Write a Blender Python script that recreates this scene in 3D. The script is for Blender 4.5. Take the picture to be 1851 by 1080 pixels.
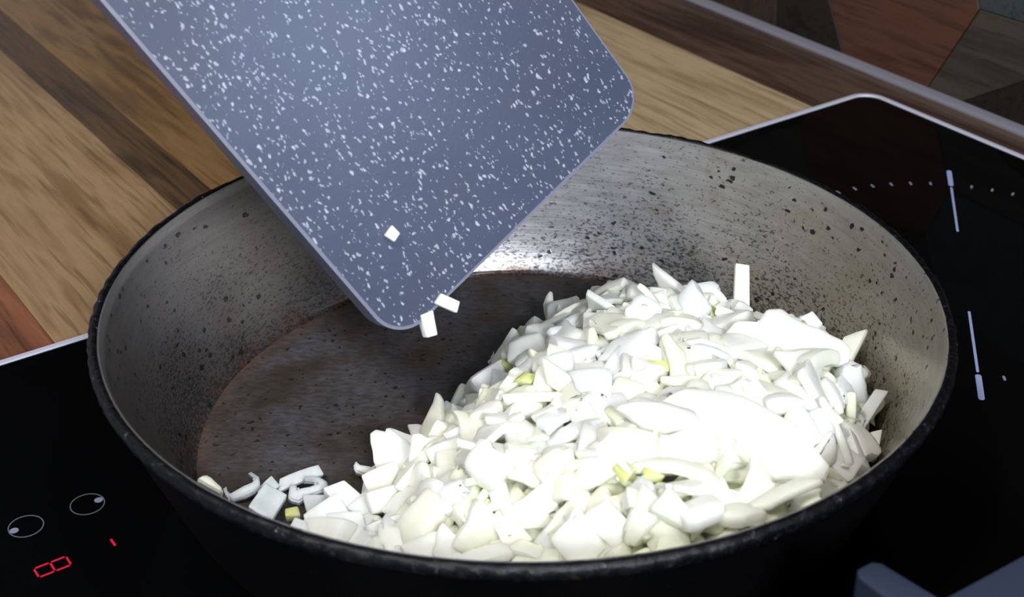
import bpy, bmesh, math, random
from mathutils import Vector, Matrix, noise

for o in list(bpy.data.objects):
    bpy.data.objects.remove(o)
SC = bpy.context.scene
COL = SC.collection
random.seed(11)

# ------------------------------------------------------------------ camera
cd = bpy.data.cameras.new('camera')
cam = bpy.data.objects.new('camera', cd)
COL.objects.link(cam)
cd.lens = 51.12
cd.sensor_width = 36
cd.clip_start = 0.01
R_ = Matrix(((0.99997717, -0.00147035, 0.00659458),
             (0.00643654, 0.50411185, -0.86361439),
             (-0.0020546, 0.86363712, 0.50410981)))
cam.matrix_world = Matrix.Translation((-0.000147, -0.427819, 0.310030)) @ R_.to_4x4()
SC.camera = cam
cd.dof.use_dof = True
cd.dof.focus_distance = 0.53
cd.dof.aperture_fstop = 20.0

# ------------------------------------------------------------------ world, lights, exposure
w = bpy.data.worlds.new('room_light')
SC.world = w
w.use_nodes = True
w.node_tree.nodes['Background'].inputs[0].default_value = (0.80, 0.88, 1.0, 1)
w.node_tree.nodes['Background'].inputs[1].default_value = 0.30
SC.view_settings.view_transform = 'Standard'
SC.view_settings.look = 'None'
SC.view_settings.gamma = 1
SC.view_settings.exposure = 0.0
SC.view_settings.use_curve_mapping = False


def area(name, loc, target, sx, sy, power, color, roll=0.0):
    l = bpy.data.lights.new(name, 'AREA')
    l.shape = 'RECTANGLE'
    l.size = sx
    l.size_y = sy
    l.energy = power
    l.color = color
    o = bpy.data.objects.new(name, l)
    COL.objects.link(o)
    d = Vector(target) - Vector(loc)
    o.matrix_world = Matrix.Translation(loc) @ d.to_track_quat('-Z', 'Y').to_matrix().to_4x4() @ Matrix.Rotation(roll, 4, 'Z')
    return o


area('ceiling_lamp', (-0.74, -0.74, 1.80), (0.03, 0.0, 0.03), 0.16, 0.16, 20.0, (1.0, 0.97, 0.90))
area('hood_lamp', (0.20, -0.20, 0.70), (0.06, -0.02, 0.03), 0.12, 0.12, 11.5, (1.0, 0.99, 0.92))
area('kitchen_window', (0.45, -1.65, 1.02), (-0.1, 0.1, 0.05), 0.36, 0.36, 35.0, (0.90, 0.95, 1.0))
area('side_window', (0.97, -0.92, 0.74), (-0.06, 0.0, 0.16), 0.22, 0.30, 2.0, (0.55, 0.72, 1.0))

# ------------------------------------------------------------------ helpers
HOB = Vector((0.193251, 0.335067, 0.0))
T = -0.957182
HM = Matrix.Translation(HOB) @ Matrix.Rotation(T, 4, 'Z')     # x: along the wall, y: towards the wall


def link(o, parent=None):
    COL.objects.link(o)
    if parent:
        o.parent = parent
    return o


def tag(o, label=None, cat=None, group=None, kind=None):
    if label: o['label'] = label
    if cat: o['category'] = cat
    if group: o['group'] = group
    if kind: o['kind'] = kind
    return o


def empty(name, mat=None):
    o = bpy.data.objects.new(name, None)
    COL.objects.link(o)
    if mat is not None:
        o.matrix_world = mat
    return o


def build(name, bm, mats, parent=None, mat=None, smooth=False, sharp=None):
    me = bpy.data.meshes.new(name)
    bmesh.ops.recalc_face_normals(bm, faces=bm.faces)
    bm.to_mesh(me)
    bm.free()
    for m in (mats if isinstance(mats, (list, tuple)) else [mats]):
        me.materials.append(m)
    if smooth:
        me.polygons.foreach_set('use_smooth', [True] * len(me.polygons))
        if sharp:
            me.set_sharp_from_angle(angle=math.radians(sharp))
    o = bpy.data.objects.new(name, me)
    link(o, parent)
    if mat is not None:
        o.matrix_world = mat
    return o


def prism(bm, pts, z0, z1, bev=0.0, seg=2, only_top=False):
    vs0 = [bm.verts.new((x, y, z0)) for x, y in pts]
    vs1 = [bm.verts.new((x, y, z1)) for x, y in pts]
    n = len(pts)
    fs = [bm.faces.new(vs0[::-1]), bm.faces.new(vs1)]
    for i in range(n):
        fs.append(bm.faces.new((vs0[i], vs0[(i + 1) % n], vs1[(i + 1) % n], vs1[i])))
    if bev > 0:
        es = set(fs[1].edges) if only_top else set(fs[1].edges) | set(fs[0].edges)
        bmesh.ops.bevel(bm, geom=list(es), offset=bev, segments=seg, profile=0.5, affect='EDGES')
    return fs


def rrect(x0, y0, x1, y1, r, n=8, corners=(1, 1, 1, 1)):
    pts = []
    for (cx, cy, a0, c) in ((x1 - r, y0 + r, -90, corners[0]), (x1 - r, y1 - r, 0, corners[1]),
                            (x0 + r, y1 - r, 90, corners[2]), (x0 + r, y0 + r, 180, corners[3])):
        if c:
            for i in range(n + 1):
                a = math.radians(a0 + 90 * i / n)
                pts.append((cx + r * math.cos(a), cy + r * math.sin(a)))
        else:
            a = math.radians(a0 + 45)
            pts.append((cx + r * math.copysign(1, math.cos(a)), cy + r * math.copysign(1, math.sin(a))))
    return pts


class NT:
    """tiny node builder"""
    def __init__(s, name):
        s.m = bpy.data.materials.new(name)
        s.m.use_nodes = True
        s.t = s.m.node_tree
        s.b = s.t.nodes['Principled BSDF']

    def n(s, kind, ins=None, **props):
        nd = s.t.nodes.new(kind)
        for k, v in props.items():
            setattr(nd, k, v)
        for k, v in (ins or {}).items():
            s.set(nd.inputs[k], v)
        return nd

    def set(s, sock, v):
        if isinstance(v, bpy.types.NodeSocket):
            s.t.links.new(v, sock)
        elif isinstance(v, bpy.types.Node):
            s.t.links.new(v.outputs[0], sock)
        else:
            if isinstance(v, tuple) and len(v) == 3 and sock.type == 'RGBA':
                v = (*v, 1)
            sock.default_value = v

    def p(s, **kw):
        for k, v in kw.items():
            s.set(s.b.inputs[k.replace('_', ' ')], v)
        return s

    def math(s, op, a, b=0.0, clamp=False):
        nd = s.n('ShaderNodeMath', {0: a, 1: b}, operation=op)
        nd.use_clamp = clamp
        return nd.outputs[0]

    def ramp(s, fac, stops, interp='LINEAR'):
        nd = s.n('ShaderNodeValToRGB', {0: fac})
        nd.color_ramp.interpolation = interp
        el = nd.color_ramp.elements
        while len(el) < len(stops):
            el.new(0.5)
        for e, (p, c) in zip(el, stops):
            e.position = p
            if not isinstance(c, tuple):
                c = (c, c, c)
            e.color = (*c, 1)
        return nd.outputs[0]

    def mix(s, fac, a, b, mode='MIX'):
        nd = s.n('ShaderNodeMix', data_type='RGBA', blend_type=mode)
        s.set(nd.inputs[0], fac)
        s.set(nd.inputs[6], a)
        s.set(nd.inputs[7], b)
        return nd.outputs[2]

    def coord(s, scale=(1, 1, 1), loc=(0, 0, 0), rot=(0, 0, 0)):
        tc = s.n('ShaderNodeTexCoord')
        mp = s.n('ShaderNodeMapping', {0: tc.outputs['Object'], 1: loc, 2: rot, 3: scale})
        return mp.outputs[0]

    def noise(s, co, scale, detail=3, rough=0.5, dist=0.0):
        return s.n('ShaderNodeTexNoise', {'Vector': co, 'Scale': scale, 'Detail': detail, 'Roughness': rough, 'Distortion': dist}).outputs[0]

    def bump(s, h, strength=0.2, dist=0.001):
        s.set(s.b.inputs['Normal'], s.n('ShaderNodeBump', {'Height': h, 'Strength': strength, 'Distance': dist}))
        return s


def srgb(r, g, b):
    f = lambda c: (c / 255 / 12.92) if c / 255 <= 0.04045 else ((c / 255 + 0.055) / 1.055) ** 2.4
    return (f(r), f(g), f(b))


# ------------------------------------------------------------------ materials
def wood(name, dark, mid, light, seed=0.0, rough=0.38, streak=1.0, axis=0, knots=True):
    m = NT(name)
    sc = [60, 60, 60]
    sc[axis] = 3.0
    co = m.coord(scale=tuple(sc), loc=(seed, seed * 1.7, seed * .3))
    sc2 = [9, 9, 9]
    sc2[axis] = 2.2
    co2 = m.coord(scale=tuple(sc2), loc=(seed * 2, seed, 0))
    sc3 = [420, 420, 420]
    sc3[axis] = 22
    co3 = m.coord(scale=tuple(sc3), loc=(seed, 0, seed))
    sc4 = [170, 170, 170]
    sc4[axis] = 14.0
    co4 = m.coord(scale=tuple(sc4), loc=(seed, 3 * seed, 0))
    big = m.noise(co2, 1.6, 3, 0.55, 1.2)
    fine = m.noise(co, 1.0, 5, 0.62, 0.9)
    pore = m.noise(co3, 1.0, 2, 0.5)
    v = m.math('ADD', m.math('MULTIPLY', big, 0.50), m.math('ADD', m.math('MULTIPLY', fine, 0.45), m.math('MULTIPLY', m.noise(co4, 1.0, 4, 0.6, 0.4), 0.22)))
    c = m.ramp(v, [(0.38, dark), (0.52, mid), (0.60, light), (0.70, mid), (0.80, dark)])
    pm = m.ramp(pore, [(0.34, 1.0), (0.44, 0.0)])
    c = m.mix(m.math('MULTIPLY', pm, 0.4 * streak), c, tuple(x * 0.45 for x in dark))
    if knots:
        vo = m.n('ShaderNodeTexVoronoi', {'Vector': m.coord(loc=(seed, seed, 0)), 'Scale': 17.0})
        k = m.ramp(vo.outputs['Distance'], [(0.022, 1.0), (0.045, 0.0)])
        c = m.mix(m.math('MULTIPLY', k, 0.7), c, tuple(x * 0.25 for x in dark))
    m.p(Base_Color=c, Roughness=rough, Specular_IOR_Level=0.35)
    m.bump(m.math('ADD', m.math('MULTIPLY', fine, 0.6), m.math('MULTIPLY', pore, 0.4)), 0.12, 0.0006)
    return m.m


M = {}
M['oak'] = wood('oak', srgb(117, 93, 67), srgb(158, 134, 102), srgb(181, 159, 126), 1.3)
M['oak_warm'] = wood('oak_warm', srgb(90, 63, 41), srgb(130, 99, 68), srgb(159, 129, 94), 4.1)
M['oak_brown'] = wood('oak_brown', srgb(78, 55, 32), srgb(116, 86, 52), srgb(146, 112, 72), 7.7)
M['walnut'] = wood('walnut', srgb(34, 25, 22), srgb(67, 49, 41), srgb(87, 69, 57), 9.2, knots=False, rough=0.3)
M['shadow_band'] = wood('shadow_band', srgb(34, 24, 16), srgb(58, 42, 28), srgb(96, 72, 48), 10.4, knots=False)
M['redwood'] = wood('redwood', srgb(58, 34, 26), srgb(110, 66, 46), srgb(140, 88, 60), 12.5, knots=False)
M['t_red'] = wood('tile_red_wood', srgb(48, 25, 20), srgb(68, 40, 31), srgb(84, 55, 42), 2.2, 0.45, knots=False)
M['t_grey'] = wood('tile_grey_wood', srgb(40, 34, 29), srgb(57, 50, 43), srgb(66, 61, 53), 5.5, 0.45, knots=False)
M['t_dark'] = wood('tile_dark_wood', srgb(14, 11, 11), srgb(26, 22, 19), srgb(35, 31, 26), 8.1, 0.45, axis=2, knots=False)
M['t_brown'] = wood('tile_brown_wood', srgb(32, 24, 21), srgb(47, 37, 32), srgb(59, 46, 38), 3.1, 0.45, axis=2, knots=False)
M['t_teal'] = wood('tile_teal_wood', srgb(35, 43, 45), srgb(49, 58, 60), srgb(58, 66, 69), 6.6, 0.45, axis=2, knots=False)

m = NT('grout'); m.p(Base_Color=srgb(44, 38, 34), Roughness=0.8); M['grout'] = m.m
m = NT('seal_strip'); m.p(Base_Color=srgb(134, 132, 142), Roughness=0.42, Metallic=0.3); M['strip'] = m.m
m = NT('black_glass'); m.p(Base_Color=(0.0012, 0.0013, 0.0016), Roughness=0.05, Specular_IOR_Level=0.12); M['glass'] = m.m
m = NT('steel_trim')
m.p(Base_Color=srgb(205, 205, 222), Roughness=0.5, Metallic=0.2); M['steel'] = m.m
m = NT('white_print'); m.p(Base_Color=srgb(120, 124, 145), Roughness=0.4); M['print'] = m.m
m = NT('blue_white_print'); m.p(Base_Color=srgb(150, 160, 200), Roughness=0.4); M['print_blue'] = m.m
m = NT('dim_print'); m.p(Base_Color=srgb(90, 94, 104), Roughness=0.4); M['print_dim'] = m.m
m = NT('red_led'); m.p(Base_Color=(0.02, 0, 0), Emission_Color=(1.0, 0.01, 0.06), Emission_Strength=0.6); M['led'] = m.m
m = NT('dark_cabinet'); m.p(Base_Color=(0.012, 0.012, 0.012), Roughness=0.7); M['cabinet'] = m.m
m = NT('room_paint'); m.p(Base_Color=srgb(150, 155, 150), Roughness=0.8); M['paint'] = m.m
m = NT('grey_blue_plastic')
nz = m.noise(m.coord(), 900, 2)
m.p(Base_Color=m.mix(nz, srgb(34, 41, 58), srgb(43, 50, 70)), Roughness=0.5)
m.bump(nz, 0.15, 0.0003)
M['bracket'] = m.m

# pan: cylindrical coordinates
def cyl(m):
    tc = m.n('ShaderNodeTexCoord')
    sp = m.n('ShaderNodeSeparateXYZ', {0: tc.outputs['Object']})
    x, y, z = sp.outputs
    ang = m.math('ARCTAN2', y, x)
    rad = m.math('SQRT', m.math('ADD', m.math('MULTIPLY', x, x), m.math('MULTIPLY', y, y)))
    # seamless around the circle: unit circle coordinates
    return tc.outputs['Object'], ang, rad, x, y, z


m = NT('scoured_steel')
oc, ang, rad, x, y, z = cyl(m)
zn = m.math('DIVIDE', z, 0.0636)
# brushed rings: noise varying fast with height, slowly round the circle
cb = m.n('ShaderNodeCombineXYZ', {0: m.math('MULTIPLY', x, 18), 1: m.math('MULTIPLY', y, 18), 2: m.math('MULTIPLY', z, 1500)})
br = m.noise(cb, 1.0, 3, 0.6)
cb2 = m.n('ShaderNodeCombineXYZ', {0: m.math('MULTIPLY', x, 60), 1: m.math('MULTIPLY', y, 60), 2: m.math('MULTIPLY', z, 420)})
br2 = m.noise(cb2, 1.0, 3, 0.6)
blot = m.noise(oc, 22, 4, 0.6, 0.6)
blot2 = m.noise(m.coord(loc=(3, 1, 7)), 38, 4, 0.6, 0.5)
base = m.mix(br, srgb(160, 158, 162), srgb(222, 220, 224))
base = m.mix(m.ramp(br2, [(0.35, 0.0), (0.7, 0.5)]), base, srgb(126, 124, 120))
# worn look darkens to the foot of the wall, rust tint in patches
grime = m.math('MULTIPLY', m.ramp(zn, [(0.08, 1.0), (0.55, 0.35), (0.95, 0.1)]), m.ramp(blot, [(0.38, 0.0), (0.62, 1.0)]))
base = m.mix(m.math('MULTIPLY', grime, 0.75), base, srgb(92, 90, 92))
rust = m.math('MULTIPLY', m.ramp(blot2, [(0.54, 0.0), (0.72, 1.0)]), 0.42)
base = m.mix(rust, base, srgb(128, 92, 62))
# shade on the left flank, painted into the steel colour with mottling
left_shade = m.ramp(m.math('MULTIPLY', m.math('ADD', x, m.math('MULTIPLY', y, -0.25)), -7.0), [(0.05, 0.0), (0.55, 1.0)])
base = m.mix(m.math('MULTIPLY', left_shade, 0.88), base, m.mix(blot, srgb(36, 30, 27), srgb(84, 78, 74)))
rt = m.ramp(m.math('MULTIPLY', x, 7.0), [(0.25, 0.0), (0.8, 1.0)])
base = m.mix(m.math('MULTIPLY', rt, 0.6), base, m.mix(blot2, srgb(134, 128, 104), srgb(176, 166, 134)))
# rust line at the foot
foot = m.ramp(z, [(0.0062, 1.0), (0.0115, 0.0)])
base = m.mix(m.math('MULTIPLY', foot, m.ramp(blot2, [(0.45, 0.0), (0.62, 0.8)])), base, srgb(92, 62, 44))
# black carbon specks, small (dense low) and larger (few)
spc = m.n('ShaderNodeCombineXYZ', {0: x, 1: y, 2: m.math('MULTIPLY', z, 1.5)})
warp = m.n('ShaderNodeTexNoise', {'Vector': spc, 'Scale': 260.0, 'Detail': 2.0})
wv = m.n('ShaderNodeVectorMath', {0: warp.outputs['Color'], 1: (0.004, 0.004, 0.004)}, operation='MULTIPLY')
spw = m.n('ShaderNodeVectorMath', {0: spc, 1: wv}, operation='ADD')
v1 = m.n('ShaderNodeTexVoronoi', {'Vector': spw, 'Scale': 430.0})
s1 = m.ramp(v1.outputs['Distance'], [(0.30, 1.0), (0.44, 0.0)])
r1 = m.n('ShaderNodeSeparateColor', {0: v1.outputs['Color']}).outputs[0]
dens = m.math('ADD', m.ramp(zn, [(0.1, 0.75), (0.5, 0.33), (0.85, 0.05)]), m.math('MULTIPLY', m.math('SUBTRACT', blot, 0.5), 1.4))
fn = m.n('ShaderNodeCombineXYZ', {0: x, 1: y, 2: m.math('MULTIPLY', z, 2.2)})
fz = m.noise(fn, 520, 3, 0.65, 0.5)
k1 = m.ramp(m.math('ADD', fz, m.math('MULTIPLY', dens, 0.17)), [(0.615, 0.0), (0.665, 1.0)])
v2 = m.n('ShaderNodeTexVoronoi', {'Vector': spw, 'Scale': 230.0})
s2 = m.ramp(v2.outputs['Distance'], [(0.24, 1.0), (0.34, 0.0)])
r2 = m.n('ShaderNodeSeparateColor', {0: v2.outputs['Color']}).outputs[1]
dens2 = m.math('ADD', m.ramp(zn, [(0.1, 0.20), (0.45, 0.10), (0.72, 0.06), (0.82, 0.36), (0.92, 0.30), (0.97, 0.0)]),
               m.math('MULTIPLY', m.math('SUBTRACT', blot2, 0.52), 1.5))
k2 = m.math('MULTIPLY', s2, m.math('LESS_THAN', r2, dens2))
base = m.mix(m.math('MULTIPLY', k1, 0.78), base, srgb(44, 42, 46))
base = m.mix(m.math('MULTIPLY', k2, 0.92), base, srgb(26, 20, 18))
base = m.mix(m.ramp(zn, [(0.94, 0.0), (0.965, 0.22)]), base, srgb(180, 180, 180))
tg = m.n('ShaderNodeTangent', direction_type='RADIAL', axis='Z')
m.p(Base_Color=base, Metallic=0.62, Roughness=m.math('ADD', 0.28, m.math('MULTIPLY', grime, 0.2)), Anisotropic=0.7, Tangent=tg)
m.bump(m.math('ADD', m.math('MULTIPLY', br, 0.35), m.math('MULTIPLY', k2, 0.6)), 0.25, 0.0003)
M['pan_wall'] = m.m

m = NT('seasoned_floor')
oc, ang, rad, x, y, z = cyl(m)
n1 = m.noise(oc, 30, 4, 0.6, 0.4)
n2 = m.noise(m.coord(scale=(240, 520, 1), rot=(0, 0, 0.15)), 1.0, 4, 0.65)
n3 = m.noise(m.coord(loc=(5, 2, 0)), 160, 3, 0.6)
c = m.mix(m.ramp(n1, [(0.35, 0.0), (0.65, 1.0)]), srgb(64, 55, 45), srgb(88, 85, 90))
c = m.mix(m.ramp(n2, [(0.40, 0.55), (0.60, 0.0)]), c, srgb(44, 40, 40))
v1 = m.n('ShaderNodeTexVoronoi', {'Vector': m.n('ShaderNodeVectorMath', {0: oc, 1: m.n('ShaderNodeVectorMath', {0: m.n('ShaderNodeTexNoise', {'Vector': oc, 'Scale': 240.0}).outputs['Color'], 1: (0.005, 0.005, 0.0)}, operation='MULTIPLY')}, operation='ADD'), 'Scale': 300.0})
s1 = m.ramp(v1.outputs['Distance'], [(0.16, 1.0), (0.26, 0.0)])
r1 = m.n('ShaderNodeSeparateColor', {0: v1.outputs['Color']}).outputs[0]
k1 = m.math('MULTIPLY', s1, m.math('LESS_THAN', r1, m.math('MULTIPLY', n3, 1.1)))
c = m.mix(m.math('MULTIPLY', k1, 0.85), c, srgb(24, 20, 18))
edge = m.ramp(rad, [(0.1085, 0.0), (0.1155, 1.0)])
c = m.mix(m.math('MULTIPLY', edge, m.ramp(n1, [(0.4, 0.1), (0.6, 0.6)])), c, srgb(104, 72, 50))
m.p(Base_Color=c, Roughness=0.5, Metallic=0.15)
m.bump(m.math('ADD', n2, m.math('MULTIPLY', k1, 0.5)), 0.22, 0.0004)
M['pan_floor'] = m.m

m = NT('carbon_crust')
oc = m.coord()
n1 = m.noise(oc, 420, 4, 0.7)
n2 = m.noise(oc, 130, 3, 0.6)
c = m.ramp(n1, [(0.50, srgb(6, 6, 8)), (0.64, srgb(22, 21, 30)), (0.70, srgb(62, 58, 68)), (0.76, srgb(190, 170, 156))])  # palest stop paints small glints into the crust colour
c = m.mix(m.ramp(n2, [(0.66, 0.0), (0.74, 0.7)]), c, srgb(58, 34, 28))
m.p(Base_Color=c, Roughness=0.4, Specular_IOR_Level=0.3)
m.bump(n1, 0.5, 0.0008)
M['crust'] = m.m

m = NT('black_enamel')
n1 = m.noise(m.coord(), 260, 4, 0.7)
m.p(Base_Color=m.ramp(n1, [(0.60, srgb(3, 3, 5)), (0.74, srgb(10, 10, 16)), (0.82, srgb(50, 40, 38))]), Roughness=0.5, Specular_IOR_Level=0.15)
m.bump(n1, 0.4, 0.0006)
M['enamel'] = m.m

# cutting board
m = NT('granite_plastic')
co = m.coord(scale=(1.0, 0.55, 1.0), rot=(0, 0, 0.10))
wz = m.n('ShaderNodeTexNoise', {'Vector': m.coord(), 'Scale': 330.0, 'Detail': 2.0})
wv = m.n('ShaderNodeVectorMath', {0: wz.outputs['Color'], 1: (0.0022, 0.0022, 0.0)}, operation='MULTIPLY')
cw = m.n('ShaderNodeVectorMath', {0: co, 1: wv}, operation='ADD')
dn = m.noise(m.coord(loc=(2, 9, 0)), 60, 3, 0.6)
fl = None
for sc_, th, dd, am in ((600.0, 0.24, 0.80, 0.60), (420.0, 0.16, 0.60, 0.75), (900.0, 0.32, 1.0, 0.42)):
    v1 = m.n('ShaderNodeTexVoronoi', {'Vector': cw, 'Scale': sc_})
    sepc = m.n('ShaderNodeSeparateColor', {0: v1.outputs['Color']})
    thr = m.math('MULTIPLY', sepc.outputs[1], th * 1.5)
    s = m.math('MULTIPLY', m.math('SUBTRACT', thr, v1.outputs['Distance']), 6.0, True)
    k = m.math('MULTIPLY', m.math('MULTIPLY', s, m.math('LESS_THAN', sepc.outputs[0], m.math('MULTIPLY', dn, dd * 1.7))), am)
    fl = k if fl is None else m.math('MAXIMUM', fl, k)
cl = m.noise(m.coord(loc=(7, 1, 0)), 28, 3, 0.5)
base = m.mix(cl, srgb(60, 66, 86), srgb(74, 80, 102))
base = m.mix(m.ramp(m.noise(m.coord(loc=(1, 4, 0)), 24, 2), [(0.5, 0.0), (0.7, 0.35)]), base, srgb(76, 72, 90))
base = m.mix(m.math('MULTIPLY', fl, 0.85), base, srgb(222, 230, 246))
m.p(Base_Color=base, Roughness=0.25, Specular_IOR_Level=0.5)
m.bump(m.noise(m.coord(), 900, 3), 0.08, 0.0004)
M['board'] = m.m
m = NT('board_edge'); m.p(Base_Color=srgb(112, 114, 134), Roughness=0.4); M['board_edge'] = m.m


def onion(name, a, b, sss=0.6):
    m = NT(name)
    n = m.noise(m.coord(), 130, 3, 0.55)
    lines = m.noise(m.coord(scale=(900, 60, 60)), 1.0, 2)
    c = m.mix(m.ramp(n, [(0.35, 0.0), (0.65, 1.0)]), a, b)
    c = m.mix(m.ramp(lines, [(0.5, 0.0), (0.75, 0.25)]), c, tuple(v * 0.85 for v in b))
    m.p(Base_Color=c, Roughness=0.38, Subsurface_Weight=sss, Subsurface_Scale=0.007,
        Subsurface_Radius=(0.85, 0.9, 1.0), Specular_IOR_Level=0.45)
    m.bump(n, 0.12, 0.0004)
    return m.m


M['onion_white'] = onion('onion_white', srgb(245, 246, 238), srgb(251, 251, 243))
M['onion_cream'] = onion('onion_cream', srgb(244, 245, 224), srgb(251, 251, 234))
M['onion_cool'] = onion('onion_cool', srgb(236, 240, 243), srgb(247, 248, 251))
M['onion_deep'] = onion('onion_deep', srgb(236, 240, 206), srgb(248, 250, 228), 0.6)
M['onion_clear'] = onion('onion_clear', srgb(196, 204, 208), srgb(222, 228, 232), 0.6)
M['onion_green'] = onion('onion_green', srgb(206, 212, 120), srgb(232, 236, 178))

# ------------------------------------------------------------------ setting: floor of the scene = worktop, wall
wt = empty('worktop', HM)
tag(wt, 'wooden worktop of light oak and dark walnut planks under the hob', 'worktop')
TOPZ = -0.0042


def plank(x0, x1, y0, y1, mat):
    bm = bmesh.new()
    g = 0.00012
    prism(bm, [(x0 + g, y0 + g), (x1 - g, y0 + g), (x1 - g, y1 - g), (x0 + g, y1 - g)], TOPZ - 0.036, TOPZ, 0.0002, 1, True)
    o = build('plank', bm, mat, wt)
    return o


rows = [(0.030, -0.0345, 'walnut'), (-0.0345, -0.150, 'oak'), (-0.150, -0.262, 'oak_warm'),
        (-0.262, -0.351, 'oak_brown'), (-0.351, -0.374, 'shadow_band'), (-0.374, -0.464, 'oak_warm'), (-0.464, -0.565, 'redwood')]  # narrow dark strip carries the board's shadow band in its wood colour
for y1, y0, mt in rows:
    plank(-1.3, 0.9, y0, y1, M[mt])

wall = build('wall_back', (lambda bm: (prism(bm, [(-1.3, 0.0335), (0.9, 0.0335), (0.9, 0.10), (-1.3, 0.10)], TOPZ - 0.04, 0.62), bm)[1])(bmesh.new()), M['grout'], None, HM)
tag(wall, kind='structure')
ps = [
    ([(-0.046, -0.004), (0.0145, -0.004), (0.0425, 0.053), (0.030, 0.088), (-0.055, 0.100), (-0.078, 0.055)], 't_red'),
    ([(0.0145, -0.004), (0.035, -0.004), (0.078, 0.0246), (0.125, 0.036), (0.150, 0.056), (0.0425, 0.053)], 't_grey'),
    ([(0.035, -0.004), (0.170, -0.004), (0.165, 0.040), (0.125, 0.036), (0.078, 0.0246)], 't_dark'),
    ([(0.0425, 0.053), (0.150, 0.056), (0.165, 0.095), (0.110, 0.135), (0.048, 0.125), (0.030, 0.088)], 't_teal'),
    ([(-0.105, -0.004), (-0.046, -0.004), (-0.078, 0.055), (-0.112, 0.075)], 't_dark'),
    ([(-0.190, -0.004), (-0.105, -0.004), (-0.112, 0.075), (-0.150, 0.105), (-0.205, 0.060)], 't_brown'),
    ([(-0.300, -0.004), (-0.190, -0.004), (-0.205, 0.060), (-0.250, 0.100), (-0.310, 0.070)], 't_grey'),
    ([(0.170, -0.004), (0.280, -0.004), (0.290, 0.060), (0.230, 0.100), (0.165, 0.095), (0.150, 0.056), (0.165, 0.040)], 't_red'),
    ([(-0.078, 0.055), (-0.055, 0.100), (-0.075, 0.150), (-0.140, 0.160), (-0.150, 0.105), (-0.112, 0.075)], 't_grey'),
    ([(-0.055, 0.100), (0.030, 0.088), (0.048, 0.125), (0.020, 0.175), (-0.045, 0.180), (-0.075, 0.150)], 't_brown'),
]
WALLM = HM @ Matrix(((1, 0, 0, 0), (0, 0, -1, 0.0335), (0, 1, 0, 0), (0, 0, 0, 1)))
for pts, mt in ps:
    cx = sum(p[0] for p in pts) / len(pts)
    cy = sum(p[1] for p in pts) / len(pts)
    q = []
    n = len(pts)
    for i, (x, y) in enumerate(pts):     # inset by half a joint
        d = math.hypot(x - cx, y - cy)
        q.append((x - (x - cx) / d * 0.0004, y - (y - cy) / d * 0.0004))
    bm = bmesh.new()
    prism(bm, q, 0.0, 0.0030, 0.0003, 1, True)
    t = build('tile', bm, M[mt])
    t.parent = wall
    t.matrix_world = WALLM

# silver sealing bead between worktop and wall
bm = bmesh.new()
prof = []
for i in range(9):
    a = math.radians(180 - 90 * i / 8)
    prof.append((0.0300 + 0.0030 * math.cos(a), TOPZ + 0.0030 * math.sin(a)))
prof = [(0.0270, TOPZ)] + prof[1:] + [(0.0303, TOPZ + 0.0045), (0.0306, TOPZ + 0.0045), (0.0306, TOPZ)]
ring0 = [bm.verts.new((-1.3, y, z)) for y, z in prof]
ring1 = [bm.verts.new((0.9, y, z)) for y, z in prof]
for i in range(len(prof)):
    j = (i + 1) % len(prof)
    bm.faces.new((ring0[i], ring0[j], ring1[j], ring1[i]))
bm.faces.new(ring0[::-1]); bm.faces.new(ring1)
s = build('trim_1', bm, M['strip'], None, HM, True, 50)
tag(s, kind='structure')

# room beyond the frame: cabinet over the worktop, ceiling, so that the black glass reflects a kitchen
bm = bmesh.new()
prism(bm, [(-1.3, -0.35), (0.9, -0.35), (0.9, 0.0330), (-1.3, 0.0330)], 0.62, 1.30, 0.001, 1)
o = build('wall_cabinet', bm, M['cabinet'], None, HM)
tag(o, kind='structure')

# ------------------------------------------------------------------ hob
hob = empty('induction_hob', HM)
tag(hob, 'black glass hob with silver edge and red lit display, under the pan', 'hob')
FR = 0.0035
fullp = rrect(0.0, -0.560, 0.58, 0.0, 0.0130, 10)
inp = rrect(FR, -0.560 + FR, 0.58 - FR, -FR, 0.0100, 10)
bm = bmesh.new()
prism(bm, inp, -0.0041, 0.0, 0.0, 1)
build('glass_plate', bm, M['glass'], hob)
bm = bmesh.new()
n = len(fullp)
lv = [(fullp, TOPZ), (fullp, -0.0008), (rrect(0.0007, -0.5593, 0.5793, -0.0007, 0.0124, 10), 0.0006),
      (rrect(FR - .0003, -0.560 + FR - .0003, 0.58 - FR + .0003, -FR + .0003, 0.0102, 10), 0.0006), (inp, 0.0001), (inp, TOPZ)]
rings = [[bm.verts.new((x, y, z)) for x, y in p] for p, z in lv]
for a in range(len(rings)):
    b = (a + 1) % len(rings)
    for i in range(n):
        j = (i + 1) % n
        bm.faces.new((rings[a][i], rings[a][j], rings[b][j], rings[b][i]))
build('steel_edge', bm, M['steel'], hob, None, True, 35)

PZ = 0.00008


def quad(bm, cx, cy, lx, ly, ang, z=PZ, h=0.00006, rnd=True):
    c, s_ = math.cos(ang), math.sin(ang)
    r = min(lx, ly) * 0.45 if rnd else 0.00001
    pts = rrect(-lx / 2, -ly / 2, lx / 2, ly / 2, r, 3)
    prism(bm, [(cx + x * c - y * s_, cy + x * s_ + y * c) for x, y in pts], z - 0.0001, z + h)


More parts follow.
